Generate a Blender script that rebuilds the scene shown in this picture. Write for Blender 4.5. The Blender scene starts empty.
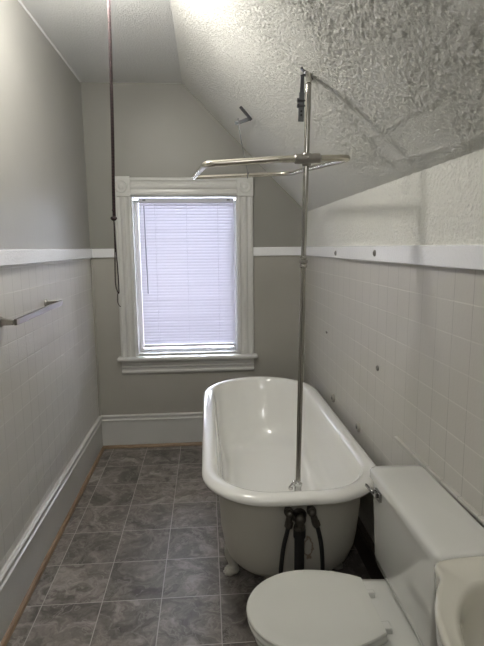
import bpy, bmesh, math, random
from mathutils import Vector, Matrix, noise
random.seed(4)
PI = math.pi
V = Vector
scene = bpy.context.scene
COL = scene.collection

# ------------------------------------------------------------------ dimensions (metres)
XL, XR, D, ZC = -0.8292, 0.7371, 3.6245, 2.6235      # left wall, right wall, window wall, ceiling
XS, ZK = -0.1397, 1.7506                             # ridge of the sloped ceiling, top of the knee wall
YF = -2.4                                            # wall behind the camera
ZR, ZRB = 1.5005, 1.4331                             # chair rail top / underside
CX0, CX1, CZ1 = -0.6421, 0.3449, 1.9978              # window casing outside
OX0, OX1, OZ0, OZ1 = -0.5254, 0.2314, 0.7042, 1.8674 # window opening
APZ = 0.5716
SLOPE_K = (ZC - ZK) / (XR - XS)

# ------------------------------------------------------------------ mesh helpers
def new_obj(name, bm, m, parent=None, smooth=35, bevel=0, segs=2, subsurf=0):
    me = bpy.data.meshes.new(name)
    bmesh.ops.recalc_face_normals(bm, faces=bm.faces)
    bm.to_mesh(me); bm.free()
    if smooth:
        for p in me.polygons: p.use_smooth = True
        me.set_sharp_from_angle(angle=math.radians(smooth))
    o = bpy.data.objects.new(name, me)
    COL.objects.link(o)
    for mm in (m if isinstance(m, (list, tuple)) else [m]): me.materials.append(mm)
    if parent is not None: o.parent = parent
    if bevel:
        b = o.modifiers.new('edge', 'BEVEL'); b.width = bevel; b.segments = segs; b.limit_method = 'ANGLE'; b.angle_limit = math.radians(40)
        b.harden_normals = False
    if subsurf:
        s = o.modifiers.new('sub', 'SUBSURF'); s.levels = subsurf; s.render_levels = subsurf
    return o

def tag(o, label, cat, group=None):
    o['label'] = label; o['category'] = cat
    if group: o['group'] = group
    return o

def thing(name, label, cat, loc=(0, 0, 0), group=None):
    o = bpy.data.objects.new(name, None); COL.objects.link(o)
    o.location = loc; o.empty_display_size = 0.1
    tag(o, label, cat, group)
    return o

def at(root, o):
    """parts are modelled in room coordinates: keep them there under a moved root"""
    o.parent = root
    o.matrix_parent_inverse = Matrix.Translation(-V(root.location))
    return o

def struct(o):
    o['kind'] = 'structure'; return o

def box(bm, lo, hi, mi=0):
    x0, y0, z0 = lo; x1, y1, z1 = hi
    v = [bm.verts.new(p) for p in ((x0,y0,z0),(x1,y0,z0),(x1,y1,z0),(x0,y1,z0),(x0,y0,z1),(x1,y0,z1),(x1,y1,z1),(x0,y1,z1))]
    for f in ((0,3,2,1),(4,5,6,7),(0,1,5,4),(1,2,6,5),(2,3,7,6),(3,0,4,7)):
        bm.faces.new([v[i] for i in f]).material_index = mi

def obox(bm, c, ax, ay, az):
    """oriented box from a centre and three half-axis vectors"""
    c, ax, ay, az = V(c), V(ax), V(ay), V(az)
    v = [bm.verts.new(c + sx*ax + sy*ay + sz*az) for sz in (-1,1) for (sx,sy) in ((-1,-1),(1,-1),(1,1),(-1,1))]
    for f in ((0,3,2,1),(4,5,6,7),(0,1,5,4),(1,2,6,5),(2,3,7,6),(3,0,4,7)):
        bm.faces.new([v[i] for i in f])

def loft(bm, rings, cap0=True, cap1=True, closed=True):
    vr = [[bm.verts.new(p) for p in r] for r in rings]
    n = len(vr[0])
    for a, b in zip(vr, vr[1:]):
        for i in range(n if closed else n-1):
            j = (i+1) % n
            bm.faces.new((a[i], a[j], b[j], b[i]))
    if cap0: bm.faces.new(vr[0][::-1])
    if cap1: bm.faces.new(vr[-1])
    return vr

def frames(path):
    P = [V(p) for p in path]; T = []
    for i in range(len(P)):
        a = P[max(i-1, 0)]; b = P[min(i+1, len(P)-1)]
        T.append((b-a).normalized())
    up = V((0,0,1)) if abs(T[0].z) < .9 else V((1,0,0))
    n = (up - T[0]*up.dot(T[0])).normalized(); out = []
    for p, t in zip(P, T):
        n = (n - t*n.dot(t)).normalized()
        out.append((p, t, n, t.cross(n)))
    return out

def tube(bm, path, r, n=14, caps=True, closed=False):
    fr = frames(path); rings = []
    for i, (p, t, a, b) in enumerate(fr):
        rr = r[i] if isinstance(r, (list, tuple)) else r
        rings.append([p + rr*(math.cos(2*PI*k/n)*a + math.sin(2*PI*k/n)*b) for k in range(n)])
    if closed: rings.append(rings[0])
    loft(bm, rings, caps and not closed, caps and not closed)

def smooth_path(pts, rad, steps=7):
    """polyline with rounded corners"""
    pts = [V(p) for p in pts]; out = [pts[0]]
    for i in range(1, len(pts)-1):
        p = pts[i]; r = rad[i-1] if isinstance(rad, (list, tuple)) else rad
        a = (pts[i-1]-p).normalized()*r + p; b = (pts[i+1]-p).normalized()*r + p
        for k in range(steps+1):
            t = k/steps
            out.append((1-t)**2*a + 2*t*(1-t)*p + t*t*b)
    out.append(pts[-1]); return out

def spline(pts, steps=8):
    P = [V(p) for p in pts]; P = [2*P[0]-P[1]] + P + [2*P[-1]-P[-2]]; out = []
    for i in range(1, len(P)-2):
        for k in range(steps):
            t = k/steps; a, b, c, d = P[i-1], P[i], P[i+1], P[i+2]
            out.append(.5*((2*b) + (c-a)*t + (2*a-5*b+4*c-d)*t*t + (3*b-a-3*c+d)*t**3))
    out.append(P[-2]); return out

def lathe(bm, prof, origin, axis, n=24):
    """prof: (radius, distance along axis)"""
    axis = V(axis).normalized(); o = V(origin)
    u = axis.orthogonal().normalized(); w = axis.cross(u)
    rings = [[o + axis*h + max(r, 1e-4)*(math.cos(2*PI*k/n)*u + math.sin(2*PI*k/n)*w) for k in range(n)] for r, h in prof]
    loft(bm, rings)

def ball(bm, c, r, sc=(1,1,1), seg=16):
    m = Matrix.Translation(V(c)) @ Matrix.Diagonal((*[r*s for s in sc], 1))
    bmesh.ops.create_uvsphere(bm, u_segments=seg, v_segments=seg//2+2, radius=1, matrix=m)

def prism(bm, pts2, frame, lo, hi):
    """extrude a 2-D outline: frame(u, v, w) -> point, w from lo to hi"""
    loft(bm, [[frame(u, v, lo) for u, v in pts2], [frame(u, v, hi) for u, v in pts2]])

# ------------------------------------------------------------------ material helpers
def principled(name, col=(.5,.5,.5), rough=.5, metal=0, spec=.5, coat=0):
    m = bpy.data.materials.new(name); m.use_nodes = True
    b = m.node_tree.nodes['Principled BSDF']
    b.inputs['Base Color'].default_value = (*col, 1); b.inputs['Roughness'].default_value = rough
    b.inputs['Metallic'].default_value = metal; b.inputs['Specular IOR Level'].default_value = spec
    b.inputs['Coat Weight'].default_value = coat; b.inputs['Coat Roughness'].default_value = .12
    return m

class G:
    """small node-graph helper on a principled material"""
    def __init__(s, m): s.m = m; s.t = m.node_tree; s.N = s.t.nodes; s.b = s.N['Principled BSDF']; s.geo = s.N.new('ShaderNodeNewGeometry'); s.pos = s.geo.outputs['Position']
    def link(s, a, b):
        if isinstance(a, (int, float)): b.default_value = a
        elif isinstance(a, tuple): b.default_value = a if len(a) == len(b.default_value) else (*a, 1)
        else: s.t.links.new(a, b)
    def math(s, op, a, b=0, clamp=False, c=None):
        n = s.N.new('ShaderNodeMath'); n.operation = op; n.use_clamp = clamp
        s.link(a, n.inputs[0]); s.link(b, n.inputs[1])
        if c is not None: s.link(c, n.inputs[2])
        return n.outputs[0]
    def sep(s, v):
        n = s.N.new('ShaderNodeSeparateXYZ'); s.link(v, n.inputs[0]); return n.outputs
    def comb(s, x, y, z):
        n = s.N.new('ShaderNodeCombineXYZ')
        for a, i in zip((x, y, z), n.inputs): s.link(a, i)
        return n.outputs[0]
    def vadd(s, a, b, op='ADD'):
        n = s.N.new('ShaderNodeVectorMath'); n.operation = op; s.link(a, n.inputs[0])
        if op == 'SCALE': s.link(b, n.inputs['Scale'])
        else: s.link(b, n.inputs[1])
        return n.outputs[0]
    def noise(s, vec, scale, detail=4, rough=.55, dist=0):
        n = s.N.new('ShaderNodeTexNoise'); s.link(vec, n.inputs['Vector'])
        n.inputs['Scale'].default_value = scale; n.inputs['Detail'].default_value = detail
        n.inputs['Roughness'].default_value = rough; n.inputs['Distortion'].default_value = dist
        return n.outputs
    def white(s, vec):
        n = s.N.new('ShaderNodeTexWhiteNoise'); n.noise_dimensions = '3D'; s.link(vec, n.inputs['Vector']); return n.outputs
    def ramp(s, f, stops):
        n = s.N.new('ShaderNodeValToRGB'); s.link(f, n.inputs[0]); r = n.color_ramp
        while len(r.elements) < len(stops): r.elements.new(.5)
        for e, (p, c) in zip(r.elements, stops):
            e.position = p; e.color = (*c, 1) if isinstance(c, tuple) else (c, c, c, 1)
        return n.outputs[0]
    def mix(s, f, a, b, mode='MIX'):
        n = s.N.new('ShaderNodeMix'); n.data_type = 'RGBA'; n.blend_type = mode
        s.link(f, n.inputs[0]); s.link(a, n.inputs[6]); s.link(b, n.inputs[7]); return n.outputs[2]
    def range(s, v, a, b, c=0, d=1):
        n = s.N.new('ShaderNodeMapRange'); s.link(v, n.inputs[0])
        for i, x in enumerate((a, b, c, d)): n.inputs[i+1].default_value = x
        return n.outputs[0]
    def bump(s, h, strength=.3, dist=.01, normal=None):
        n = s.N.new('ShaderNodeBump'); n.inputs['Strength'].default_value = strength; n.inputs['Distance'].default_value = dist
        s.link(h, n.inputs['Height'])
        if normal is not None: s.link(normal, n.inputs['Normal'])
        s.t.links.new(n.outputs[0], s.b.inputs['Normal']); return n.outputs[0]
    def color(s, c): s.link(c, s.b.inputs['Base Color'])
    def rough(s, c): s.link(c, s.b.inputs['Roughness'])

WALL = (.262, .258, .236)
def painted_wall(name, col, rough=.42, bump=.12, scale=110, low=None):
    m = principled(name, col, rough, spec=.4); g = G(m)
    n = g.noise(g.pos, scale, 3)[0]; big = g.noise(g.pos, 5, 3)[0]
    g.color(g.mix(big, tuple(c*.95 for c in col), tuple(min(1, c*1.05) for c in col)))
    if low:                       # lighter tone below the rail paints in missing window bounce light
        up_c = g.mix(big, tuple(c*.95 for c in col), tuple(min(1, c*1.05) for c in col))
        lo_c = g.mix(big, tuple(c*.95 for c in low), tuple(c*1.05 for c in low))
        g.color(g.mix(g.math('LESS_THAN', g.sep(g.pos)[2], ZRB+.02), up_c, lo_c))
    g.bump(n, bump, .004)
    return m

def tile_wall(name, col, y0, z0, py, pz, up=(.335, .332, .312)):  # up tone is lightened to paint in window light on the left wall
    """painted tile board under the rail: shallow grooves in a square grid, plain plaster above"""
    m = principled(name, col, .4, spec=.45); g = G(m)
    x, y, z = g.sep(g.pos)
    wob = g.math('MULTIPLY', g.math('SUBTRACT', g.noise(g.pos, 9, 2)[0], .5), .006)
    dy = g.math('PINGPONG', g.math('ADD', g.math('SUBTRACT', y, y0-10*py), wob), py/2)
    dz = g.math('PINGPONG', g.math('SUBTRACT', z, z0-20*pz), pz/2)
    gy = g.range(dy, .0006, .0030); gz = g.range(dz, .0008, .0034)
    low = g.math('LESS_THAN', z, ZRB)
    hgt = g.math('MINIMUM', gy, gz)
    fade = g.range(g.noise(g.pos, 2.3, 2)[0], .35, .6, .35, 1.0)
    groove = g.math('MULTIPLY', g.math('MULTIPLY', g.math('SUBTRACT', 1, hgt), low), fade)
    big = g.noise(g.pos, 4, 4)[0]
    c = g.mix(big, tuple(q*.95 for q in col), tuple(q*1.05 for q in col))
    c = g.mix(low, g.mix(big, tuple(q*.95 for q in up), tuple(q*1.05 for q in up)), c)
    vert = g.math('MULTIPLY', g.math('MULTIPLY', g.math('SUBTRACT', 1, gy), low), fade)
    c = g.mix(g.math('MULTIPLY', vert, .5), c, tuple(q*.45 for q in col))
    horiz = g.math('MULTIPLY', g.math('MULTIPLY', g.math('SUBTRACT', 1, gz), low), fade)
    c = g.mix(g.math('MULTIPLY', horiz, .28), c, tuple(min(1, q*1.7) for q in col))  # lighter colour paints the highlight along horizontal grooves
    g.color(c)
    fine = g.noise(g.pos, 120, 3)[0]; drip = g.noise(g.vadd(g.pos, (60, 60, 14), 'MULTIPLY'), 1, 3)[0]
    tex = g.math('ADD', g.math('MULTIPLY', fine, .5), g.math('MULTIPLY', drip, .35))
    h = g.math('SUBTRACT', tex, g.math('MULTIPLY', groove, .9))
    g.bump(h, .22, .004)
    return m

M = {}
M['wall'] = painted_wall('beige_wall_paint', WALL, low=(.37, .36, .325))
M['wall_tile_l'] = tile_wall('beige_tile_board_left', (.61, .598, .57), 2.065, 1.320, .1, .1035)
M['wall_tile_r'] = tile_wall('beige_tile_board_right', (.52, .506, .468), 1.950, 1.335, .108, .1015)
M['trim'] = painted_wall('white_gloss_trim', (.60, .60, .58), .26, .16, 60)
M['rail'] = painted_wall('thick_white_rail_paint', (.82, .83, .85), .22, .40, 75)
M['ceil'] = None

def stucco(name, col, b1=.5, sc=120):
    m = principled(name, col, .5, spec=.35); g = G(m)
    n1 = g.noise(g.pos, sc, 5, .65)[0]; n2 = g.noise(g.pos, 26, 3, .5)[0]
    h = g.math('ADD', g.range(n1, .42, .68), g.math('MULTIPLY', n2, .8))
    g.bump(h, b1, .006); return m
M['ceil'] = stucco('textured_white_ceiling_paint', (.84, .85, .84), .8)
M['slope'] = stucco('stucco_slope_paint', (.86, .86, .82), .9)
M['knee'] = stucco('stucco_knee_wall_paint', (.88, .88, .83), .9, 65)

def floor_mat():
    m = principled('grey_slate_look_vinyl_tile', (.15,.14,.13), .38, spec=.45); g = G(m)
    tx, ty, fx, fy = .2531, .2673, -.7289, 3.5414
    x, y, z = g.sep(g.pos)
    ux = g.math('DIVIDE', g.math('SUBTRACT', x, fx-20*tx), tx); uy = g.math('DIVIDE', g.math('SUBTRACT', y, fy-40*ty), ty)
    cell = g.comb(g.math('FLOOR', ux), g.math('FLOOR', uy), 0)
    rnd = g.white(cell)
    off = g.vadd(rnd[1], 37.0, 'SCALE')
    p = g.vadd(g.pos, off)
    warp = g.noise(p, 3.5, 4, .6)[1]
    pw = g.vadd(p, g.vadd(warp, .35, 'SCALE'))
    big = g.noise(pw, 5.5, 8, .66, 1.6)[0]
    vein = g.math('ABSOLUTE', g.math('SUBTRACT', g.noise(pw, 4.2, 6, .62, 1.2)[0], .5))
    base = g.ramp(big, [(.34, (.085,.074,.066)), (.46, (.150,.132,.118)), (.55, (.215,.192,.173)), (.68, (.37,.335,.30))])
    base = g.mix(g.range(vein, 0, .022, .6, 0), base, (.33,.305,.28))
    tone = g.range(rnd[0], 0, 1, .72, 1.10)
    tn = g.N.new('ShaderNodeVectorMath'); tn.operation = 'SCALE'; g.link(base, tn.inputs[0]); g.link(tone, tn.inputs['Scale'])
    dx = g.math('MULTIPLY', g.math('PINGPONG', ux, .5), tx); dy = g.math('MULTIPLY', g.math('PINGPONG', uy, .5), ty)
    gr = g.math('MINIMUM', g.range(dx, .0010, .0026), g.range(dy, .0010, .0026))
    g.color(g.mix(gr, (.42,.39,.36), tn.outputs[0]))
    g.rough(g.range(big, .3, .7, .42, .30))
    h = g.math('ADD', g.math('MULTIPLY', big, .7), g.math('MULTIPLY', gr, .8))
    g.bump(h, .25, .003)
    return m
M['floor'] = floor_mat()

def wood_strip():
    m = principled('tan_wood_shoe_moulding', (.25,.17,.10), .45); g = G(m)
    n = g.noise(g.vadd(g.pos, (3, 3, 60), 'MULTIPLY'), 6, 4)[0]
    g.color(g.ramp(n, [(.3, (.19,.125,.075)), (.7, (.31,.215,.135))])); return m
M['wood'] = wood_strip()

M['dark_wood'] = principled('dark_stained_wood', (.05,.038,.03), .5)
def enamel(name, col, rough=.12):
    m = principled(name, col, rough, spec=.5, coat=.8); g = G(m)
    n = g.noise(g.pos, 3.0, 3)[0]
    g.color(g.mix(n, tuple(c*.97 for c in col), tuple(min(1, c*1.02) for c in col))); return m
M['porcelain'] = enamel('white_tub_enamel', (.88,.88,.85), .16)
M['toilet'] = enamel('white_vitreous_china', (.665,.67,.64), .12)
M['toilet_seat'] = enamel('glossy_white_seat_plastic', (.655,.66,.62), .08)
M['sink'] = enamel('ivory_vitreous_china', (.62,.605,.53), .16)
def tub_paint():
    m = principled('thick_white_tub_paint', (.50,.49,.44), .38); g = G(m)
    n = g.noise(g.pos, 40, 4)[0]; big = g.noise(g.pos, 6, 4)[0]
    c = g.mix(big, (.47,.455,.405), (.53,.52,.47))
    x, y, z = g.sep(g.pos)
    # scratchy rust outline on the drain end
    ex = g.math('DIVIDE', g.math('SUBTRACT', x, .372), .020); ez = g.math('DIVIDE', g.math('SUBTRACT', z, .345), .055)
    rr = g.math('SQRT', g.math('ADD', g.math('MULTIPLY', ex, ex), g.math('MULTIPLY', ez, ez)))
    rr = g.math('ADD', rr, g.math('MULTIPLY', g.math('SUBTRACT', n, .5), 1.2))
    ring = g.range(g.math('ABSOLUTE', g.math('SUBTRACT', rr, .8)), .04, .22, .75, 0)
    ring = g.math('MULTIPLY', ring, g.math('LESS_THAN', y, 1.75))
    c = g.mix(ring, c, (.17,.10,.055))
    g.color(c); g.bump(n, .15, .004); return m
M['tub_out'] = tub_paint()

def metal(name, col, rough, bump=0, scale=200):
    m = principled(name, col, rough, metal=1); g = G(m)
    n = g.noise(g.pos, scale, 3)[0]
    g.color(g.mix(n, tuple(c*.8 for c in col), col))
    if bump: g.bump(n, bump, .002)
    return m
M['chrome'] = metal('polished_chrome', (.80,.80,.80), .10)
M['pipe'] = metal('dull_nickel_pipe', (.40,.39,.36), .17)
M['ring'] = metal('worn_nickel_ring', (.66,.63,.55), .24)
M['dark_chrome'] = metal('worn_chrome', (.42,.42,.42), .18)
M['steel'] = metal('galvanised_steel', (.20,.21,.22), .40, .2)
M['dark_steel'] = metal('dark_tarnished_steel', (.16,.16,.17), .40, .2)
M['nickel'] = metal('brushed_nickel', (.42,.40,.37), .33)
M['brass'] = metal('corroded_brass', (.12,.112,.10), .45, .5, 120)
M['rubber'] = principled('black_rubber', (.012,.012,.013), .45)
M['black_pipe'] = principled('black_plastic_pipe', (.010,.010,.011), .5)
def cord_mat():
    m = principled('dark_red_cord_fibre', (.06,.015,.02), .75); g = G(m)
    x, y, z = g.sep(g.pos)
    f = g.math('PINGPONG', z, .006)
    g.color(g.mix(g.range(f, .001, .005), (.010,.0035,.005), (.030,.010,.013))); return m
M['cord'] = cord_mat()
M['grey_plug'] = principled('grey_painted_screw', (.22,.21,.20), .5)
M['knob_paint'] = principled('beige_painted_knob', (.36,.35,.31), .4)
M['dark_hole'] = principled('dark_recess', (.02,.02,.02), .8)

def blind_mat():
    m = bpy.data.materials.new('white_vinyl_blind'); m.use_nodes = True; t = m.node_tree; N = t.nodes
    N.clear(); out = N.new('ShaderNodeOutputMaterial')
    d = N.new('ShaderNodeBsdfDiffuse'); d.inputs[0].default_value = (.58,.58,.61,1)
    tr = N.new('ShaderNodeBsdfTranslucent'); tr.inputs[0].default_value = (.80,.795,.86,1)
    gl = N.new('ShaderNodeBsdfGlossy'); gl.inputs['Roughness'].default_value = .35
    a = N.new('ShaderNodeMixShader'); a.inputs[0].default_value = .42; b = N.new('ShaderNodeMixShader'); b.inputs[0].default_value = .05
    t.links.new(d.outputs[0], a.inputs[1]); t.links.new(tr.outputs[0], a.inputs[2])
    t.links.new(a.outputs[0], b.inputs[1]); t.links.new(gl.outputs[0], b.inputs[2]); t.links.new(b.outputs[0], out.inputs[0])
    return m
M['blind'] = blind_mat()
M['blind_rail'] = principled('grey_white_blind_rail', (.58,.59,.65), .35)
M['wand'] = principled('clear_grey_plastic_wand', (.34,.35,.40), .2)
def glass_mat():
    m = bpy.data.materials.new('clear_window_glass'); m.use_nodes = True; t = m.node_tree; N = t.nodes
    N.clear(); out = N.new('ShaderNodeOutputMaterial')
    tr = N.new('ShaderNodeBsdfTransparent'); gl = N.new('ShaderNodeBsdfGlossy'); gl.inputs['Roughness'].default_value = .02
    fr = N.new('ShaderNodeFresnel'); fr.inputs[0].default_value = 1.45; mx = N.new('ShaderNodeMixShader')
    t.links.new(fr.outputs[0], mx.inputs[0]); t.links.new(tr.outputs[0], mx.inputs[1]); t.links.new(gl.outputs[0], mx.inputs[2]); t.links.new(mx.outputs[0], out.inputs[0])
    return m
M['glass'] = glass_mat()
LAMP_L = 92
def bulb_mat():
    m = bpy.data.materials.new('lit_frosted_bulb'); m.use_nodes = True; N = m.node_tree.nodes
    N.clear(); out = N.new('ShaderNodeOutputMaterial'); e = N.new('ShaderNodeEmission')
    e.inputs[0].default_value = (1.0, .955, .875, 1); e.inputs[1].default_value = LAMP_L
    m.node_tree.links.new(e.outputs[0], out.inputs[0]); return m
M['bulb'] = bulb_mat()
def brick_mat():
    m = principled('pink_clapboard', (.55,.42,.42), .8); g = G(m)
    x, y, z = g.sep(g.pos); f = g.math('PINGPONG', z, .075)
    g.color(g.mix(g.range(f, .002, .01), (.35,.25,.26), (.62,.47,.48))); return m
M['siding'] = brick_mat()
M['roof'] = principled('grey_asphalt_shingle', (.20,.20,.22), .9)
def grass_ground():
    m = principled('outdoor_ground', (.20,.22,.14), .95); g = G(m)
    g.color(g.ramp(g.noise(g.pos, 3, 5)[0], [(.35, (.12,.15,.07)), (.65, (.30,.29,.22))])); return m
M['ground'] = grass_ground()

# ------------------------------------------------------------------ the room
T = .16
bm = bmesh.new(); box(bm, (XL-T, YF-T, -.1), (XR+T, D+T, 0)); struct(new_obj('floor', bm, M['floor'], smooth=0))
bm = bmesh.new(); box(bm, (XL-T, YF-T, 0), (XL, D+T, ZC+.02)); struct(new_obj('wall_left', bm, M['wall_tile_l'], smooth=0))
bm = bmesh.new(); box(bm, (XR, YF-T, 0), (XR+T, D+T, ZRB+.03), 0); box(bm, (XR, YF-T, ZRB+.03), (XR+T, D+T, ZK+.02), 1)
struct(new_obj('wall_right', bm, [M['wall_tile_r'], M['knee']], smooth=0))
bm = bmesh.new()
for lo, hi in (((XL, D, 0), (OX0, D+T, ZC)), ((OX1, D, 0), (XR, D+T, ZC)), ((OX0, D, 0), (OX1, D+T, OZ0)), ((OX0, D, OZ1), (OX1, D+T, ZC))): box(bm, lo, hi)
struct(new_obj('wall_back', bm, M['wall'], smooth=0))
bm = bmesh.new(); box(bm, (XL-T, YF-T, 0), (XR+T, YF, ZC)); struct(new_obj('wall_front', bm, M['wall'], smooth=0))
bm = bmesh.new(); box(bm, (XL-T, YF-T, ZC), (XS+.04, D+T, ZC+T)); struct(new_obj('ceiling', bm, M['ceil'], smooth=0))

# sloped ceiling: hand-trowelled stucco as real relief, fading smoother towards the window
def stipple(x, y, s, bx, by, amp_edge):
    q = V((s*84, y*84, 1.7))
    big = .6 + .5*noise.noise(V((s*6, y*5, 12)))
    a = noise.noise(q) + .7*noise.noise(q*2.05 + V((5, 2, 8))) + .35*noise.noise(q*3.3 + V((1, 9, 4)))
    return max(0, a*.62*big + .22)
SL = math.hypot(XR-XS, ZC-ZK); sd = V((XR-XS, 0, ZK-ZC)).normalized(); sn = V((-sd.z, 0, sd.x)); sn = sn if sn.z < 0 else -sn
def in_patch(s, y):
    """0..1 inside the smooth trowelled repair near the low edge; also signed distance to its rim"""
    q = [(.94*SL*1.0*.0+1.047-.0, 1.80), (1.06, 1.30), (1.195, 1.36), (1.158, 1.81)]
    d = 9
    for i in range(4):
        a = V(q[i]); b = V(q[(i+1) % 4]); e = b-a
        n = V((-e.y, e.x)).normalized(); m = sum((V(p) for p in q), V((0, 0)))/4
        if n.dot(m-a) < 0: n = -n
        d = min(d, n.dot(V((s, y))-a))
    return d
bm = bmesh.new(); NS = 270; ys = []
y = YF-.02
while y < D+.03:
    ys.append(y); y += .03 if y < 1.0 else (.0048 if y < 2.5 else .008)
rows = []
for yy in ys:
    row = []
    for i in range(NS+1):
        s = -.03 + (SL+.06)*i/NS
        p = V((XS, 0, ZC)) + sd*s
        fade = 1 - .90*min(1, max(0, (yy-1.85)/.9 + (.45-s)*.35))
        fade = max(.10, fade)
        h = stipple(p.x, yy, s, 0, 0, 0)*.0085*fade
        low = noise.noise(V((s*3.2, yy*2.4, 3)))*.004 + noise.noise(V((s*9, yy*6, 9)))*.0022
        d = in_patch(s, yy) + noise.noise(V((s*30, yy*30, 4)))*.008
        if d > 0: h = h*.35
        h += .0030*math.exp(-(d/.008)**2)*(.5+.5*noise.noise(V((s*20, yy*20, 1))))
        edge = min(1, max(0, min(s, SL-s)/.04))
        row.append(bm.verts.new(p + V((0, yy, 0)) + sn*((h + low + .002)*edge)))
    rows.append(row)
for a, b in zip(rows, rows[1:]):
    for i in range(NS): bm.faces.new((a[i], a[i+1], b[i+1], b[i]))
o = new_obj('ceiling_slope', bm, M['slope'], smooth=180); struct(o)
sol = o.modifiers.new('thick', 'SOLIDIFY'); sol.thickness = .04; sol.offset = 0
# solidify around the relief would double it on the room side, so push the whole slab outward instead
o.modifiers.remove(sol)
bm = bmesh.new(); c = V((XS, (YF+D)/2, ZC)) + sd*SL/2 - sn*.04
obox(bm, c, sd*(SL/2+.05), (0, (D-YF)/2+T, 0), sn*.03); struct(new_obj('ceiling_slope_backing', bm, M['slope'], smooth=0))

# chair rails
def rail(name, lo, hi, mat='rail'):
    bm = bmesh.new(); box(bm, lo, hi); return struct(new_obj(name, bm, M[mat], bevel=.004))
rail('trim_1', (XL-.005, YF, ZRB), (XL+.018, D+.005, ZR))
rail('trim_2', (XL+.016, D-.018, ZRB+.002), (CX0+.004, D+.005, ZR-.002))
rail('trim_3', (CX1-.004, D-.018, ZRB+.002), (XR-.016, D+.005, ZR-.002))
rail('trim_4', (XR-.018, YF, ZRB), (XR+.005, D+.005, ZR))
# thin ledge strip behind the toilet tank
bm = bmesh.new(); obox(bm, (XR-.005, 1.20, .762), (.007, 0, 0), (0, .60, -.0130), (0, 0, .0065)); struct(new_obj('trim_5', bm, M['wall_tile_r'], bevel=.003))
# painted corner bead in the left back corner
bm = bmesh.new(); tube(bm, [(XL+.006, D-.006, .25), (XL+.006, D-.006, 1.42)], .009, 10); struct(new_obj('trim_6', bm, M['wall'], smooth=60))

# bead of caulk where the left wall meets the ceiling
bm = bmesh.new(); pts = []
y = YF
while y < D:
    pts.append((XL+.001, y, ZC-.001)); y += .05
tube(bm, pts, [.0055+.003*abs(noise.noise(V((p[1]*7, 0, 0)))) for p in pts], 8); struct(new_obj('trim_9', bm, M['rail'], smooth=60))

# baseboards: tall board, cap moulding with a bead and a cove
BH = .255
prof = [(0, 0), (.018, 0), (.018, BH-.048), (.026, BH-.044), (.026, BH-.036), (.018, BH-.030), (.0165, BH-.020), (.022, BH-.014), (.022, BH-.006), (.014, BH), (0, BH)]
bm = bmesh.new(); prism(bm, prof, lambda u, v, w: V((XL+u-.001, w, v)), YF, D); struct(new_obj('baseboard_left', bm, M['trim'], smooth=25))
bm = bmesh.new(); prism(bm, prof, lambda u, v, w: V((w, D-u+.001, v)), XL, XR); struct(new_obj('baseboard_back', bm, M['trim'], smooth=25))
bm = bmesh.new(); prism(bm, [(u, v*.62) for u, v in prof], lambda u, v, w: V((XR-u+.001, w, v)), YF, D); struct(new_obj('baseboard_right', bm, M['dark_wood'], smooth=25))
q = [(0, 0)] + [(.018*math.cos(a*PI/12), .020*math.sin(a*PI/12)) for a in range(7)]
bm = bmesh.new(); prism(bm, q, lambda u, v, w: V((XL+.017+u, w, v)), YF, D-.017); struct(new_obj('trim_7', bm, M['wood'], smooth=50))
bm = bmesh.new(); prism(bm, q, lambda u, v, w: V((w, D-.017-u, v)), XL+.017, XR-.017); struct(new_obj('trim_8', bm, M['wood'], smooth=50))

# ------------------------------------------------------------------ window
win = bpy.data.objects.new('window_1', None); COL.objects.link(win); win.location = ((OX0+OX1)/2, D, OZ0); struct(win)
def wpart(name, bm, m, **k): return struct(at(win, new_obj(name, bm, m, **k)))
CW0, CW1 = OX0-CX0, CX1-OX1
def fluted(w, t=.024):
    """casing cross-section: (across, proud) with two beads and a flat field"""
    return [(0, 0), (0, t*.75), (w*.06, t), (w*.14, t), (w*.20, t*.70), (w*.26, t*.62), (w*.36, t*.62), (w*.42, t*.9), (w*.50, t), (w*.58, t*.9), (w*.64, t*.62), (w*.74, t*.62), (w*.80, t*.70), (w*.86, t), (w*.94, t), (w, t*.75), (w, 0)]
ZB = OZ1 - .006
bm = bmesh.new(); prism(bm, fluted(CW0), lambda u, v, w: V((CX0+u, D-v, w)), OZ0, ZB); wpart('window_casing', bm, M['trim'], smooth=25)
bm = bmesh.new(); prism(bm, fluted(CW1), lambda u, v, w: V((OX1+u, D-v, w)), OZ0, ZB); wpart('window_casing', bm, M['trim'], smooth=25)
bm = bmesh.new(); prism(bm, fluted(CZ1-.006-OZ1), lambda u, v, w: V((w, D-v, OZ1+u)), OX0, OX1); wpart('window_casing', bm, M['trim'], smooth=25)
for x0, x1 in ((CX0-.002, OX0+.001), (OX1-.001, CX1+.002)):
    bm = bmesh.new(); box(bm, (x0, D-.030, ZB), (x1, D+.001, CZ1+.002))
    b = wpart('rosette_block', bm, M['trim'], bevel=.003)
    cx, cz = (x0+x1)/2, (ZB+CZ1)/2
    bm = bmesh.new(); lathe(bm, [(.046, -.002), (.046, .004), (.041, .009), (.036, .004), (.030, .002), (.021, .003), (.018, .008), (.010, .011), (0, .012)], (cx, D-.029, cz), (0, -1, 0), 32)
    r = struct(new_obj('rosette', bm, M['trim'], smooth=40)); r.parent = b; r.matrix_parent_inverse = b.matrix_parent_inverse.copy()
    r.matrix_parent_inverse = (Matrix.Translation(-V(win.location))).copy() @ Matrix.Identity(4)
    r.matrix_parent_inverse = Matrix.Identity(4)
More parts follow.
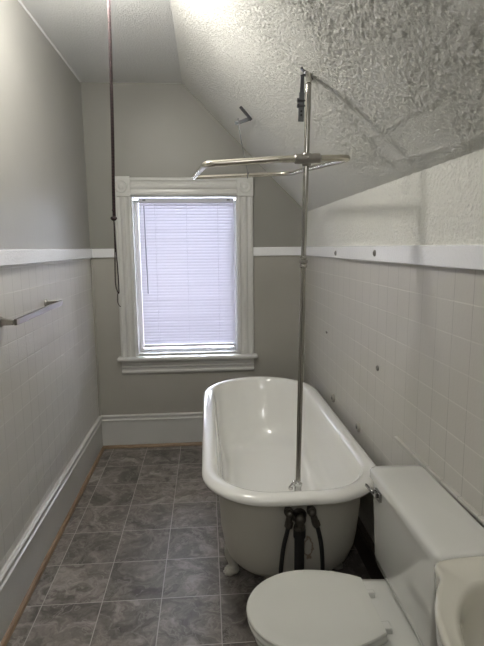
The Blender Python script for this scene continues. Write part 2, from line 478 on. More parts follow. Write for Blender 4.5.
# stool and apron
bm = bmesh.new(); box(bm, (CX0-.028, D-.062, OZ0-.030), (CX1+.028, D+.03, OZ0+.0)); wpart('window_sill', bm, M['trim'], bevel=.012, segs=4)
ah = OZ0-.030-APZ
ap = [(0, 0), (.012, 0), (.020, .010), (.020, .020), (.010, .028), (.010, .042), (.020, .050), (.020, .056), (.012, .062), (.012, ah-.02), (.024, ah-.010), (.024, ah), (0, ah)]
bm = bmesh.new(); prism(bm, ap, lambda u, v, w: V((w, D-u+.001, APZ+v)), CX0, CX1); wpart('window_apron', bm, M['trim'], smooth=25)
# jambs, sash and panes
bm = bmesh.new()
for lo, hi in (((OX0-.001, D-.004, OZ0), (OX0+.008, D+T, OZ1)), ((OX1-.008, D-.004, OZ0), (OX1+.001, D+T, OZ1)), ((OX0, D-.004, OZ1-.008), (OX1, D+T, OZ1+.001)), ((OX0, D+.02, OZ0-.005), (OX1, D+T+.04, OZ0+.012))): box(bm, lo, hi)
wpart('window_frame', bm, M['trim'], bevel=.002)
ym = D+.105;  fx0, fx1 = OX0+.008, OX1-.008
for (za, zb, dy) in ((OZ0+.012, OZ1-.020, 0),):
    bm = bmesh.new(); y0, y1 = ym+dy-.012, ym+dy+.012
    for lo, hi in (((fx0, y0, za), (fx0+.030, y1, zb)), ((fx1-.030, y0, za), (fx1, y1, zb)), ((fx0+.030, y0, za), (fx1-.030, y1, za+(.022 if dy == 0 else .018))), ((fx0+.030, y0, zb-(.018 if dy == 0 else .036)), (fx1-.030, y1, zb))): box(bm, lo, hi)
    s_ = wpart('window_sash', bm, M['trim'], bevel=.002)
    bm = bmesh.new(); box(bm, (fx0+.028, ym+dy-.002, za+(.020 if dy == 0 else .016)), (fx1-.028, ym+dy+.002, zb-(.016 if dy == 0 else .034)))
    g_ = struct(new_obj('window_pane', bm, M['glass'], smooth=0)); g_.parent = s_

# ------------------------------------------------------------------ blind
bl = thing('window_blind', 'white horizontal slat blind lowered and closed inside the window frame', 'blind', ((OX0+OX1)/2, D+.03, .755))
bx0, bx1 = -.478, .207; yb = D+.040
bm = bmesh.new(); box(bm, (bx0-.003, yb-.014, OZ1-.046), (bx1+.003, yb+.014, OZ1-.014)); at(bl, new_obj('headrail', bm, M['blind_rail'], bevel=.003))
bm = bmesh.new(); pitch = .0216; z = OZ1-.054; n_sl = 0
w = .0154
while z > .785:
    prs = []
    tilt = math.radians((64 if z > 1.14 else 67) + random.uniform(-2, 2))
    for k in range(5):
        t = (k-2)/2
        # room-side edge low; slight crown across the slat
        c = .0016*(1-t*t)
        dy_, dz_ = -t*w*math.cos(tilt), -t*w*math.sin(tilt)
        prs.append((dy_ - c*math.sin(tilt), dz_ + c*math.cos(tilt)))
    sag = random.uniform(-.0008, .0008)
    top = prs; bot = [(a + .0005, b - .0004) for a, b in prs[::-1]]
    prism(bm, top + bot, lambda u, v, q_, z=z, sag=sag: V((q_, yb+u, z+v+sag*(q_+.15))), bx0, bx1)
    z -= pitch; n_sl += 1
at(bl, new_obj('slats', bm, M['blind'], smooth=60))
zbr = z + pitch - .022
bm = bmesh.new(); box(bm, (bx0, yb-.013, zbr-.014), (bx1, yb+.013, zbr+.006)); at(bl, new_obj('bottom_rail', bm, M['blind_rail'], bevel=.003))
for fx in (.17, .5, .83):
    x = bx0 + (bx1-bx0)*fx
    bm = bmesh.new(); tube(bm, [(x, yb-.0145, OZ1-.05), (x, yb-.0145, zbr)], .0009, 6); tube(bm, [(x+.004, yb+.0145, OZ1-.05), (x+.004, yb+.0145, zbr)], .0009, 6)
    at(bl, new_obj('ladder_cord', bm, M['blind'], smooth=60))
bm = bmesh.new(); tube(bm, [(-.437, yb-.024, 1.800), (-.435, yb-.024, 1.50), (-.430, yb-.024, 1.175)], .0035, 6); ball(bm, (-.430, yb-.022, 1.175), .005); at(bl, new_obj('tilt_wand', bm, M['wand'], smooth=60))
for x in (bx0+.03, bx1-.05):
    bm = bmesh.new(); box(bm, (x, yb-.016, OZ1-.032), (x+.022, yb-.013, OZ1-.022)); at(bl, new_obj('rail_clip', bm, M['dark_steel']))

# ------------------------------------------------------------------ outdoors beyond the window
bm = bmesh.new(); box(bm, (-14, D+T+.05, -3.3), (14, D+30, -3.2)); o = new_obj('ground', bm, M['ground'], smooth=0); struct(o)
nb = thing('neighbouring_house', 'pink clapboard house seen in slivers through the closed window blind', 'house', (-1, D+6, -3.2))
bm = bmesh.new(); box(bm, (-6, D+5.0, -3.2), (5, D+11, .55)); at(nb, new_obj('house_wall', bm, M['siding'], smooth=0))
bm = bmesh.new(); loft(bm, [[(-6.3, D+4.7, .5), (-6.3, D+11.3, .5), (-6.3, D+8, 1.55)], [(5.3, D+4.7, .5), (5.3, D+11.3, .5), (5.3, D+8, 1.55)]]); at(nb, new_obj('house_roof', bm, M['roof'], smooth=0))

# ------------------------------------------------------------------ bathtub
XT = .3315; HW = .3350; YN, YFAR = 1.684, 3.3365
def tub_ring(hw, yn, yf, z, fd=None, rc=None, xt=XT):
    """plan outline: rounded-corner near end, half-ellipse far end; same vertex count every time"""
    fd = hw if fd is None else fd; rc = hw*.74 if rc is None else rc
    pts = []; ya = yf - fd; yc = yn + rc
    NA, NSd, NC, NN = 40, 18, 14, 8
    for k in range(NA): a = PI*k/NA; pts.append(V((xt + hw*math.cos(a), ya + fd*math.sin(a), z)))
    for k in range(NSd): pts.append(V((xt - hw, ya + (yc-ya)*k/NSd, z)))
    for k in range(NC): a = PI + PI/2*k/NC; pts.append(V((xt - hw + rc + rc*math.cos(a), yc + rc*math.sin(a), z)))
    for k in range(NN): pts.append(V((xt - hw + rc + (2*hw-2*rc)*k/NN, yn, z)))
    for k in range(NC): a = 1.5*PI + PI/2*k/NC; pts.append(V((xt + hw - rc + rc*math.cos(a), yc + rc*math.sin(a), z)))
    for k in range(NSd): pts.append(V((xt + hw, yc + (ya-yc)*k/NSd, z)))
    return pts
tub = thing('bathtub', 'white roll-rim clawfoot bathtub standing along the tiled wall under the slope', 'bathtub', (XT, 2.5, 0))
RA, RB, ZRIM = .034, .024, .574
inner = [(.295, 1.722, 3.287, .55), (.290, 1.727, 3.275, .50), (.286, 1.734, 3.252, .42), (.279, 1.744, 3.220, .34), (.270, 1.756, 3.188, .28), (.253, 1.778, 3.150, .235), (.231, 1.806, 3.108, .207), (.197, 1.845, 3.060, .193), (.14, 1.91, 2.96, .187), (.05, 2.05, 2.75, .184)]
outer = [(.06, 2.04, 2.76, .148), (.145, 1.90, 2.97, .151), (.206, 1.832, 3.075, .158), (.242, 1.790, 3.13, .177), (.265, 1.760, 3.170, .212), (.281, 1.738, 3.210, .268), (.290, 1.726, 3.243, .335), (.296, 1.718, 3.272, .42), (.300, 1.713, 3.292, .50), (.303, 1.710, 3.300, .550)]
bm = bmesh.new(); loft(bm, [tub_ring(*a) for a in outer], True, False); at(tub, new_obj('tub_shell', bm, M['tub_out'], smooth=60))
rim = [(HW-.025, YN+.020, YFAR-.025, ZRIM-RB*.70)]
for k in range(15):
    a = math.radians(-105 + 275*k/14); c, z_ = RA*math.cos(a), RB*math.sin(a)
    rim.append((HW + c, YN - c, YFAR + c, ZRIM + z_))
bm = bmesh.new(); loft(bm, [tub_ring(*a) for a in rim + inner], False, True); at(tub, new_obj('tub_basin', bm, M['porcelain'], smooth=80))
bm = bmesh.new(); lathe(bm, [(.026, -.004), (.026, .001), (.022, .003), (.016, .001), (0, -.001)], (XT, 2.02, .187), (0, 0, 1)); d_ = at(tub, new_obj('drain_flange', bm, M['chrome'], smooth=40))
def foot(sx, y, sy):
    """cast claw foot: shoulder on the shell, S-curved shank, paw with three toes"""
    bx = XT + sx*.224
    pth = spline([(bx-sx*.020, y, .172), (bx+sx*.006, y-sy*.004, .140), (bx+sx*.022, y-sy*.010, .100), (bx+sx*.014, y-sy*.012, .062), (bx+sx*.012, y-sy*.018, .034), (bx+sx*.016, y-sy*.022, .022)], 6)
    n = len(pth); rs = []
    for i in range(n):
        t = i/(n-1); rs.append(.024*(1-t)**1.2 + .017 + (.010 if t > .75 else 0)*math.sin((t-.75)*4*PI/2))
    bm = bmesh.new(); tube(bm, pth, rs, 16)
    for dk in (-1, 0, 1):
        c = V((bx+sx*(.034 - .006*abs(dk)), y-sy*.022+dk*.018, .016)); ball(bm, c, .016, (1.3, .8, 1.0), 12)
        ball(bm, c + V((sx*.015, 0, -.005)), .009, (1.2, .8, 1.0), 10)
    ball(bm, (bx+sx*.010, y-sy*.020, .018), .024, (1.1, 1.2, .8), 14)
    for q_ in (-1, 1):
        tube(bm, spline([(bx+sx*.014, y+q_*.030, .160), (bx+sx*.040, y+q_*.022, .115), (bx+sx*.034, y+q_*.016, .070)], 6), [.011]*12+[.007], 8)
    at(tub, new_obj('claw_foot', bm, M['tub_out'], smooth=70))
for sx, y, sy in ((-1, 2.10, 1), (1, 2.10, 1), (-1, 2.88, -1), (1, 2.88, -1)): foot(sx, y, sy)

# plumbing under the drain end
def hose(pts, top, label):
    h = thing('water_supply_hose', label, 'hose', (pts[-1][0], pts[-1][1], 0), 'black supply hoses under the tub rim')
    bm = bmesh.new(); tube(bm, spline(pts, 8), .0085, 12); at(h, new_obj('hose', bm, M['rubber'], smooth=60))
    bm = bmesh.new()
    x, y, z = top
    lathe(bm, [(.011, -.02), (.013, 0), (.013, .012), (.018, .014), (.018, .026), (.012, .028), (.010, .036)], (x, y+.036, z), (0, -1, 0), 16)
    ball(bm, (x, y, z), .016); p0 = V(pts[0]); tube(bm, [(x, y, z), tuple((V((x, y, z))+p0)/2), tuple(p0 + (p0-V((x,y,z)))*.1)], [.010, .013, .0125], 12)
    lathe(bm, [(.0145, -.012), (.0155, -.008), (.0155, .008), (.0145, .012)], tuple(p0), tuple(V(pts[1])-p0), 6)
    at(h, new_obj('hose_fitting', bm, M['brass'], smooth=40))
yh = 1.672
hose([(.286, yh, .478), (.279, yh, .445), (.266, yh, .385), (.257, yh, .30), (.253, yh+.005, .18), (.252, yh+.02, .06), (.252, yh+.03, .0)], (.288, yh, .520), 'black rubber supply hose with brass fitting, left of the drain pipe under the tub rim')
hose([(.388, yh, .478), (.398, yh, .447), (.410, yh, .385), (.416, yh, .30), (.418, yh+.005, .18), (.418, yh+.02, .06), (.418, yh+.03, .0)], (.374, yh, .520), 'black rubber supply hose with brass fitting, right of the drain pipe under the tub rim')
dp = thing('drain_pipe', 'thick black waste pipe with corroded brass elbow below the tub rim between hoses', 'pipe', (.327, 1.676, 0))
bm = bmesh.new(); tube(bm, [(.327, 1.676, .455), (.327, 1.676, .0)], .019, 18); lathe(bm, [(.023, 0), (.023, .03), (.020, .032)], (.327, 1.676, .425), (0, 0, 1), 18); at(dp, new_obj('waste_pipe', bm, M['black_pipe'], smooth=40))
bm = bmesh.new(); tube(bm, spline([(.329, 1.716, .497), (.329, 1.685, .497), (.328, 1.676, .485), (.327, 1.676, .455)], 6), .018, 16)
lathe(bm, [(.028, 0), (.030, .006), (.024, .012), (.021, .02)], (.329, 1.705, .497), (0, -1, 0), 12); ball(bm, (.329, 1.678, .494), .023)
lathe(bm, [(.021, 0), (.023, .004), (.023, .014), (.021, .018)], (.327, 1.676, .452), (0, 0, 1), 8); at(dp, new_obj('elbow', bm, M['brass'], smooth=40))

# ------------------------------------------------------------------ shower riser
rs_ = thing('shower_pipe', 'tall dull nickel shower pipe rising from the tub rim to the slope', 'pipe', (.333, 1.747, .575))
Ptop = V((.361, 1.757, 2.040))
bm = bmesh.new(); tube(bm, smooth_path([(.333, 1.747, .575), (.348, 1.753, 1.45), Ptop, (.367, 1.780, 2.072), (.374, 1.832, 2.110)], [.01, .03, .03]), .0098, 16); at(rs_, new_obj('riser', bm, M['pipe'], smooth=60))
bm = bmesh.new(); lathe(bm, [(.0105, -.022), (.014, -.018), (.014, -.010), (.0115, -.007), (.0155, -.003), (.0155, .006), (.0115, .009), (.0125, .016), (.0105, .02)], (.348, 1.753, 1.446), (.02, .015, 1), 16); at(rs_, new_obj('coupling', bm, M['pipe'], smooth=40))
zf = V((.375, 1.835, 2.1105)); bm = bmesh.new()
obox(bm, zf + sn*.004, sd*.029, (0, .010, 0), sn*.004); lathe(bm, [(.014, 0), (.013, .008), (.0105, .014)], tuple(zf), tuple(sn), 18)
at(rs_, new_obj('flange', bm, M['dark_steel'], smooth=40))
bm = bmesh.new(); lathe(bm, [(.014, -.03), (.014, .012), (.017, .014), (.017, .022), (.012, .026), (.011, .034)], (.333, 1.747, .580), (.02, .015, 1), 16)
tube(bm, smooth_path([(.333, 1.747, .592), (.314, 1.747, .602), (.305, 1.747, .586)], .01), .0065, 10); ball(bm, (.305, 1.747, .584), .009)
ball(bm, (.319, 1.747, .606), .0085); at(rs_, new_obj('spout_base', bm, M['chrome'], smooth=50))

# ring
NL, NR, FL, FR = V((.004, 1.762, 1.784)), V((.506, 1.738, 1.803)), V((-.060, 2.75, 1.874)), V((.470, 2.75, 1.896))
mid_n = (NL+NR)/2 + V((0, -.012, .004))
cr = thing('shower_curtain_ring', 'large worn metal curtain ring clamped around the shower pipe over the bathtub', 'curtain ring', tuple((NL+NR+FL+FR)/4))
path = smooth_path([mid_n, NL, FL, FR, NR, mid_n], [.035, .05, .10, .045], 9)
bm = bmesh.new(); tube(bm, path[:-1], .0116, 14, closed=True); at(cr, new_obj('ring_tube', bm, M['ring'], smooth=60))
pj = V((.3565, 1.7548, 1.799)); dn = (NR-NL).normalized(); k = NL + dn*(pj-NL).dot(dn) + V((0, -.008, .002))
bm = bmesh.new(); lathe(bm, [(.0125, -.046), (.0165, -.042), (.0165, .042), (.0125, .046)], tuple(k), tuple(dn), 18); lathe(bm, [(.0130, -.022), (.0160, -.018), (.0160, .018), (.0130, .022)], tuple(pj), (0, 0, 1), 18)
ball(bm, k + V((0, -.017, 0)), .005); at(cr, new_obj('clamp', bm, M['nickel'], smooth=40))

# hanger from the slope to the far side of the ring
def on_slope(x, y, off=0): return V((x, y, ZC - SLOPE_K*(x-XS))) + sn*off
hb = thing('hanger_bracket', 'small bent metal angle bracket on the slope with wire to the ring', 'bracket', tuple(on_slope(.235, 2.91)))
a0, a1, tip = V((.2045, 2.846, 2.266)), V((.2605, 2.858, 2.206)), V((.176, 2.860, 2.180))
def strip(bm, p, q, wid, th, wdir=None):
    p, q = V(p), V(q); d = (q-p)/2; w_ = V(wdir or (0, 1, 0)); w_ = (w_ - d*(w_.dot(d)/d.length_squared)).normalized(); n_ = d.normalized().cross(w_)
    obox(bm, (p+q)/2, d, w_*wid/2, n_*th/2)
bm = bmesh.new(); strip(bm, a0, a1 + (a1-a0).normalized()*.010, .022, .004, (0, .35, 1)); strip(bm, a1, tip, .022, .004, (0, .35, 1)); strip(bm, a0.lerp(a1, .35), a0.lerp(a1, .35) - sn*.03, .012, .004, (0, 1, 0)); at(hb, new_obj('angle_plate', bm, M['steel'], bevel=.001))
for p, n_ in ((a0.lerp(a1, .15), V((0, -1, .3))), (a0.lerp(a1, .75), V((0, -1, .3)))):
    bm = bmesh.new(); lathe(bm, [(.006, 0), (.006, .003), (.003, .005)], tuple(p + n_*.002), tuple(n_), 10); at(hb, new_obj('screw', bm, M['dark_steel'], smooth=40))
wm = FL.lerp(FR, .555)
bm = bmesh.new(); w0 = a1.lerp(tip, .80)
tube(bm, [w0 + V((0, 0, .022)), w0, w0.lerp(wm, .5), wm + V((0, 0, .0165))], .0023, 8)
tube(bm, [wm + V((.0, .0155*math.cos(a), .0155*math.sin(a))) for a in [PI/2 + 2*PI*i/14 for i in range(14)]], .0022, 8, closed=True)
lathe(bm, [(.005, 0), (.005, .006)], tuple(w0 + V((0, 0, .002))), (0, 0, 1), 6); ball(bm, wm + V((.002, -.020, .008)), .005)
at(hb, new_obj('hanger_wire', bm, M['dark_steel'], smooth=50))

# strap hanging off the slope just behind the riser top
st = thing('strap_hanger', 'dark perforated steel strap hanging from the slope beside the shower pipe top', 'bracket', (.352, 1.86, 2.12))
s0, s1, s2 = V((.3600, 1.862, 2.112)), V((.3575, 1.862, 2.02)), V((.3545, 1.862, 1.950))
bm = bmesh.new(); strip(bm, s0, s1, .015, .004, (1, 0, 0)); strip(bm, s0 + V((0, 0, 0)), s0 + V((.014, 0, .004)), .02, .004, (0, 1, 0)); at(st, new_obj('upper_strap', bm, M['dark_steel'], bevel=.001))
bm = bmesh.new(); strip(bm, s1 + V((0, -.005, .030)), s2 + V((0, -.005, 0)), .021, .004, (1, 0, 0))
at(st, new_obj('lower_strap', bm, M['steel'], bevel=.001))
for z_ in (2.004, 2.022):
    bm = bmesh.new(); tube(bm, [(.340, 1.854, z_), (.374, 1.854, z_)], .0035, 8); lathe(bm, [(.008, 0), (.008, .006)], (.340, 1.854, z_), (1, 0, 0), 6); at(st, new_obj('bolt', bm, M['dark_steel'], smooth=40))
bm = bmesh.new()
for z_ in (1.972, 1.985): lathe(bm, [(.004, 0), (.0035, .003)], (.3555, 1.8555, z_), (0, -1, 0), 10)
at(st, new_obj('strap_hole', bm, M['dark_hole'], smooth=40))

# ------------------------------------------------------------------ toilet
YT = 1.305
to = thing('toilet', 'white two-piece toilet with lowered lid in front of the clawfoot bathtub', 'toilet', (.42, YT, 0))
def egg(x0, x1, hw, z, flat=0, xm=None, n=48, yt=YT, bw=None, ex=1.7):
    """plan outline: rounded front at x0, straight back edge at x1 (half-width bw)"""
    xm = x0 + hw*1.12 if xm is None else xm; bw = hw*.64 if bw is None else bw; pts = []
    for k in range(n+1):
        a = PI/2 + PI*k/n
        pts.append(V((xm + (xm-x0)*math.cos(a), yt + hw*math.sin(a), z)))
    m = 14
    for k in range(1, m+1):
        t = k/m; e = t**ex
        pts.append(V((xm + (x1-xm)*t, yt - (hw + (bw-hw)*e), z)))
    for k in range(m, 0, -1):
        t = k/m; e = t**ex
        pts.append(V((xm + (x1-xm)*t, yt + (hw + (bw-hw)*e), z)))
    return pts
bm = bmesh.new()
loft(bm, [egg(.245, .66, .105, 0, bw=.105), egg(.240, .66, .108, .03, bw=.106), egg(.255, .66, .098, .10, bw=.10), egg(.235, .67, .108, .18, bw=.105), egg(.185, .69, .135, .26, bw=.12), egg(.135, .70, .160, .325, bw=.14), egg(.116, .705, .170, .36, bw=.140), egg(.112, .705, .172, .385, bw=.142), egg(.116, .702, .168, .393, bw=.138), egg(.135, .69, .15, .395, bw=.126)])
at(to, new_obj('bowl', bm, M['toilet'], smooth=60))
LX1 = .478
bm = bmesh.new()
loft(bm, [egg(.104, LX1+.006, .170, .3965, bw=.112), egg(.100, LX1+.008, .174, .4015, bw=.114), egg(.100, LX1+.008, .174, .4085, bw=.114), egg(.106, LX1+.004, .168, .4135, bw=.110)]); at(to, new_obj('seat', bm, M['toilet_seat'], smooth=40))
bm = bmesh.new()
yl_ = YT+.004
loft(bm, [egg(.104, LX1+.002, .166, .4150, bw=.113, ex=2.1, yt=yl_), egg(.098, LX1+.006, .172, .4195, bw=.117, ex=2.1, yt=yl_), egg(.098, LX1+.006, .172, .4265, bw=.117, ex=2.1, yt=yl_), egg(.101, LX1+.004, .169, .4300, bw=.115, ex=2.1, yt=yl_), egg(.126, LX1-.024, .144, .4320, bw=.096, ex=2.1, yt=yl_), egg(.140, LX1-.042, .130, .4293, bw=.086, ex=2.1, yt=yl_), egg(.2, LX1-.12, .07, .4293, bw=.05, yt=yl_)])
at(to, new_obj('seat_cover', bm, M['toilet_seat'], smooth=30))
for s in (-1, 1):
    hw_ = .008 if s > 0 else .015; yy = YT + s*.070 + .004
    bm = bmesh.new(); box(bm, (LX1-.010, yy-hw_, .393), (LX1+.034, yy+hw_, .414)); tube(bm, [(LX1-.002, yy-hw_-.006, .416), (LX1-.002, yy+hw_+.006, .416)], .007, 10)
    at(to, new_obj('hinge', bm, M['toilet'], bevel=.003))
def rrect(x0, x1, y0, y1, z, r, n=6, bow=0):
    pts = []
    for cx, cy, a0 in ((x1-r, y1-r, 0), (x0+r, y1-r, PI/2), (x0+r, y0+r, PI), (x1-r, y0+r, 1.5*PI)):
        for k in range(n+1): a = a0 + PI/2*k/n; pts.append(V((cx + r*math.cos(a), cy + r*math.sin(a), z)))
    if bow:
        for p in pts:
            if p.x < (x0+x1)/2: p.x -= bow*(1-((p.y-(y0+y1)/2)/((y1-y0)/2))**2)
    return pts
bm = bmesh.new()
loft(bm, [rrect(.600, .71, 1.16, 1.45, .398, .03), rrect(.578, .718, 1.115, 1.500, .404, .03), rrect(.563, .722, 1.090, 1.525, .418, .03), rrect(.558, .724, 1.075, 1.535, .45, .026), rrect(.550, .725, 1.056, 1.546, .716, .022), rrect(.550, .725, 1.056, 1.546, .722, .022)])
at(to, new_obj('tank', bm, M['toilet'], smooth=40))
bm = bmesh.new()
loft(bm, [rrect(.547, .728, 1.050, 1.551, .7185, .022), rrect(.541, .728, 1.044, 1.557, .722, .022), rrect(.541, .728, 1.044, 1.557, .742, .022), rrect(.544, .727, 1.047, 1.554, .750, .022), rrect(.553, .722, 1.056, 1.545, .7545, .022), rrect(.573, .715, 1.08, 1.52, .7555, .02)])
at(to, new_obj('tank_lid', bm, M['toilet'], smooth=45))
bm = bmesh.new(); yl, zl = 1.470, .690
obox(bm, (.548, yl, zl), (.006, 0, 0), (0, .024, 0), (0, 0, .015)); obox(bm, (.539, yl+.004, zl+.002), (.005, 0, 0), (0, .014, 0), (0, 0, .009))
loft(bm, [[V((.537-.010*t - w_, yl + .010 + t*.045, zl + .004 + h*(1-.3*t) + .006*t)) for w_, h in ((0, -.007), (.007, -.007), (.007, .007), (0, .007))] for t in (0, .5, 1.0)])
at(to, new_obj('flush_lever', bm, M['dark_chrome'], bevel=.002)); 

# ------------------------------------------------------------------ sink
sk = thing('wall_mounted_sink', 'ivory wall-hung washbasin with scalloped front edge, next to the toilet tank', 'sink', (.60, .66, .70))
edge = [(.734, .958), (.66, .957), (.60, .956), (.54, .953), (.503, .948), (.486, .942), (.4765, .932), (.4735, .920), (.473, .907), (.470, .893), (.461, .879), (.448, .861), (.434, .838), (.420, .811), (.409, .782), (.402, .752), (.396, .715), (.392, .68)]
half = [V((x, y)) for x, y in edge]; yc = .655
full = half + [V((.391, yc))] + [V((p.x, 2*yc-p.y)) for p in reversed(half)]
# resample evenly so that offsets stay smooth
def resample(pts, n):
    L = [0]
    for a, b in zip(pts, pts[1:]): L.append(L[-1] + (b-a).length)
    out = []; j = 0
    for k in range(n):
        t = L[-1]*k/(n-1)
        while j < len(L)-2 and L[j+1] < t: j += 1
        f = (t-L[j])/max(1e-9, L[j+1]-L[j]); out.append(pts[j].lerp(pts[j+1], f))
    return out
S2 = resample([p.to_2d() for p in spline([(p.x, p.y, 0) for p in full], 6)], 110)
def off2(d):
    out = []
    for i, p in enumerate(S2):
        a, b = S2[max(i-1, 0)], S2[min(i+1, len(S2)-1)]; t = (b-a).normalized(); n_ = V((t.y, -t.x))   # outward is away from the basin
        q_ = V((.60, yc))-p
        if n_.dot(q_) > 0: n_ = -n_
        out.append(p + n_*d)
    return out
def ring3(d, z, sc=1.0):
    r = []
    for p in off2(d):
        r.append(V((min(.7365, .7365 + (p.x-.7365)*sc), yc + (p.y-yc)*sc, z)))
    return r
ZS = .82
bcx, bcy, bax, bay = .575, yc, .150, .222
def ell(s, z, cx=bcx):
    out = []
    for p in S2:   # same angular order as the outline
        a = math.atan2(p.y-bcy, p.x-cx); out.append(V((cx + s*bax*math.cos(a), bcy + s*bay*math.sin(a), z)))
    return out
bm = bmesh.new()
loft(bm, [ring3(0, .60, .50), ring3(0, .64, .62), ring3(0, .70, .80), ring3(-.016, .735), ring3(-.004, .77), ring3(-.001, ZS-.014), ring3(.001, ZS-.006), ring3(-.002, ZS-.001), ring3(-.006, ZS+.001), ring3(-.012, ZS), ring3(-.020, ZS-.003),
          ell(1.05, ZS-.004), ell(1.0, ZS-.006), ell(.975, ZS-.014), ell(.955, ZS-.040), ell(.91, ZS-.085), ell(.80, ZS-.120), ell(.5, ZS-.138), ell(.2, ZS-.146), ell(.05, ZS-.147)], True, True)
at(sk, new_obj('basin', bm, M['sink'], smooth=70))
bm = bmesh.new(); lathe(bm, [(.022, -.006), (.022, .001), (.017, .002), (.012, -.001), (0, -.002)], (bcx, bcy, ZS-.147), (0, 0, 1), 20); at(sk, new_obj('drain_ring', bm, M['chrome'], smooth=40))

# ------------------------------------------------------------------ towel bar
tb = thing('towel_bar', 'square brushed nickel towel bar screwed to the left tiled wall', 'towel bar', (XL, 2.32, 1.21))
xb = -.7605; zb0, zb1 = 1.214, 1.224; y0, y1 = 1.985, 2.615
bm = bmesh.new(); obox(bm, (xb, (y0+y1)/2, (zb0+zb1)/2), (.006, 0, 0), (0, (y1-y0)/2, (zb1-zb0)/2), (0, 0, .0125)); at(tb, new_obj('bar', bm, M['nickel'], bevel=.0015))
for y, z in ((y0+.010, zb0), (y1-.030, zb1)):
    s = -1 if y < 2.3 else 1; bm = bmesh.new()
    yw = y - s*.010
    loft(bm, [[V((XL+.008, yw-.014, z-.014)), V((XL+.008, yw+.014, z-.014)), V((XL+.008, yw+.014, z+.014)), V((XL+.008, yw-.014, z+.014))],
              [V((xb-.004, y+s*.018-.009, z-.009)), V((xb-.004, y+s*.018+.009, z-.009)), V((xb-.004, y+s*.018+.009, z+.009)), V((xb-.004, y+s*.018-.009, z+.009))]])
    lathe(bm, [(.022, -.002), (.022, .006), (.018, .010), (.012, .012)], (XL, yw, z), (1, 0, 0), 20)
    at(tb, new_obj('post', bm, M['nickel'], bevel=.0015))

# ------------------------------------------------------------------ ceiling light and its pull cord
LX, LY, LZ = -.375, 1.945, 2.486
cl = thing('ceiling_light', 'bare round lit bulb in a white ceiling holder above the frame', 'lamp', (LX, LY, ZC))
bm = bmesh.new(); lathe(bm, [(.075, .002), (.075, -.012), (.060, -.026), (.034, -.034), (.030, -.050), (.026, -.058)], (LX, LY, ZC), (0, 0, 1), 28); at(cl, new_obj('lamp_holder', bm, M['trim'], smooth=40))
bm = bmesh.new(); ball(bm, (LX, LY, LZ), .085, seg=28); at(cl, new_obj('bulb', bm, M['bulb'], smooth=180))
pc = thing('pull_cord', 'long dark red pull cord hanging from the ceiling, knotted near its end', 'cord', (-.341, 2.0, 2.5))
A = [(-.338, 2.0, 2.58), (-.3395, 2.0, 2.46), (-.342, 2.0, 2.30), (-.346, 2.0, 2.10), (-.351, 2.0, 1.90), (-.3565, 2.0, 1.74), (-.3590, 2.0, 1.617)]
bm = bmesh.new(); tube(bm, spline([(-.338, 2.0, ZC-.03)] + A[1:], 8), .0048, 8); tube(bm, spline([(-.334, 1.96, ZC-.035)] + [(x+.0045, y+.003, z) for x, y, z in A[1:]], 8), .0030, 8); at(pc, new_obj('cord', bm, M['cord'], smooth=60))
bm = bmesh.new(); ball(bm, (-.3590, 2.0, 1.616), .0105, (1, 1, .9), 12); tube(bm, [(-.359 + .009*math.cos(a), 2.0 + .009*math.sin(a), 1.617 + .003*math.sin(2*a)) for a in [2*PI*i/16 for i in range(16)]], .004, 8, closed=True); ball(bm, (-.3585, 2.0, 1.648), .0065, (1, 1, 1.1), 10); at(pc, new_obj('knot', bm, M['cord'], smooth=60))
bm = bmesh.new(); tube(bm, spline([(-.359, 2.0, 1.61), (-.360, 2.0, 1.52), (-.3635, 1.998, 1.42), (-.3640, 1.998, 1.36), (-.360, 1.998, 1.335), (-.3535, 2.0, 1.322), (-.3530, 2.002, 1.345), (-.354, 2.002, 1.42), (-.3575, 2.0, 1.52), (-.3588, 2.0, 1.61)], 8), .0024, 8)
tube(bm, spline([(-.3560, 2.0, 1.328), (-.3600, 2.0, 1.305), (-.3590, 2.0, 1.283), (-.3515, 2.0, 1.268), (-.3490, 2.0, 1.270)], 8), .0016, 8); at(pc, new_obj('loop', bm, M['cord'], smooth=60))

# ------------------------------------------------------------------ bits on the right wall
def rail_screw(y, z, label):
    o = thing('rail_screw', label, 'screw', (XR-.018, y, z), 'screws in the right chair rail')
    bm = bmesh.new(); lathe(bm, [(.014, -.002), (.014, .003), (.010, .0065), (0, .007)], (XR-.018, y, z), (-1, 0, 0), 16); at(o, new_obj('screw_head', bm, M['grey_plug'], smooth=40))
    bm = bmesh.new(); obox(bm, (XR-.0252, y, z), (.0006, 0, 0), (0, .0012, 0), (0, 0, .006)); at(o, new_obj('slot', bm, M['dark_hole'], smooth=0))
rail_screw(2.706, 1.462, 'grey screw head in the white rail, the one closer to the shower pipe')
rail_screw(2.068, 1.469, 'grey screw head in the white rail, the one farther from the shower pipe')
def wall_plug(y, z, label, r):
    bm = bmesh.new(); lathe(bm, [(r, -.002), (r, .004), (r*.75, .007), (r*.5, .005), (0, .004)], (XR, y, z), (-1, 0, 0), 16)
    tag(new_obj('wall_plug', bm, M['grey_plug'], smooth=40), label, 'wall plug', 'plugs in the tiled wall above the tub')
wall_plug(2.947, .975, 'tiny grey plug in the tiled wall above the far end of the tub', .009)
wall_plug(2.034, .973, 'grey plug in the grooved tiled wall above the near half of the tub', .0125)
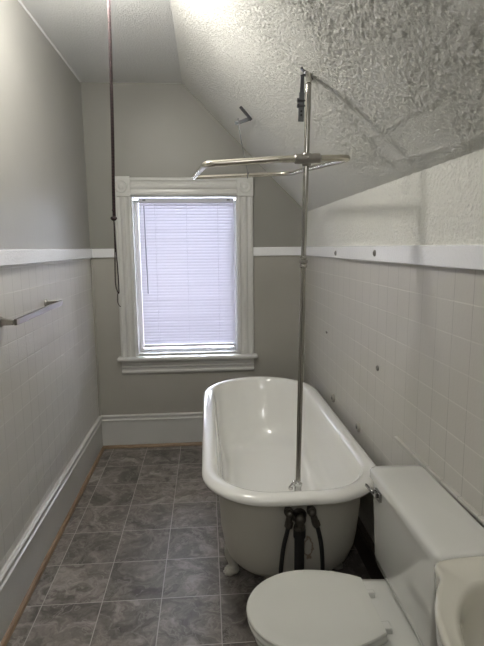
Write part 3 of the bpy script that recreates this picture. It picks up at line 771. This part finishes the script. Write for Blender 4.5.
def bumper(y, z, label):
    o = thing('wall_bumper', label, 'bumper', (XR, y, z), 'round bumpers on the tiled wall just above the tub rim')
    bm = bmesh.new(); lathe(bm, [(.025, -.002), (.025, .005), (.022, .012), (.015, .014), (.010, .010)], (XR, y, z), (-1, 0, 0), 22); at(o, new_obj('bumper_ring', bm, M['knob_paint'], smooth=40))
    bm = bmesh.new(); lathe(bm, [(.009, .004), (.0085, .014), (.005, .016), (0, .016)], (XR, y, z), (-1, 0, 0), 14); at(o, new_obj('bumper_screw', bm, M['dark_steel'], smooth=40))
bumper(2.752, .612, 'round painted bumper on tiled wall above the tub rim, farther from the toilet')
bumper(2.272, .614, 'round painted bumper on tiled wall above the tub rim, closer to the toilet tank')

# ------------------------------------------------------------------ daylight
w_ = bpy.data.worlds.new('overcast_sky'); scene.world = w_; w_.use_nodes = True
bg = w_.node_tree.nodes['Background']; bg.inputs[0].default_value = (.80, .88, 1.0, 1); bg.inputs[1].default_value = 22

# added soft fill light behind the camera, no known lamp there
hl = bpy.data.lights.new('fill_light', 'POINT'); hl.energy = 17; hl.shadow_soft_size = .16; hl.color = (1, .975, .94)
ho = bpy.data.objects.new('fill_light', hl); COL.objects.link(ho); ho.location = (-.30, -1.0, 2.42)

# ------------------------------------------------------------------ camera
f_px, pitch_, yaw_, roll_ = 490.1865, .1535, .0710, -.0102
fw = V((math.sin(yaw_)*math.cos(pitch_), math.cos(yaw_)*math.cos(pitch_), -math.sin(pitch_)))
rt = V((math.cos(yaw_), -math.sin(yaw_), 0)); up = rt.cross(fw)
rt2 = math.cos(roll_)*rt + math.sin(roll_)*up; up2 = -math.sin(roll_)*rt + math.cos(roll_)*up
cam = bpy.data.cameras.new('camera'); co = bpy.data.objects.new('camera', cam); COL.objects.link(co)
cam.sensor_fit = 'VERTICAL'; cam.sensor_height = 36; cam.lens = f_px/646*36; cam.clip_start = .02
m3 = Matrix((rt2, up2, -fw)).transposed(); co.matrix_world = Matrix.Translation((0, 0, 1.5)) @ m3.to_4x4()
scene.camera = co
vs = scene.view_settings; vs.view_transform = 'Standard'; vs.look = 'None'; vs.exposure = 0.3; vs.gamma = 1.0; vs.use_curve_mapping = False
cy = scene.cycles; cy.use_denoising = True; cy.max_bounces = 14; cy.diffuse_bounces = 8; cy.transmission_bounces = 10; cy.transparent_max_bounces = 12; cy.sample_clamp_indirect = 8
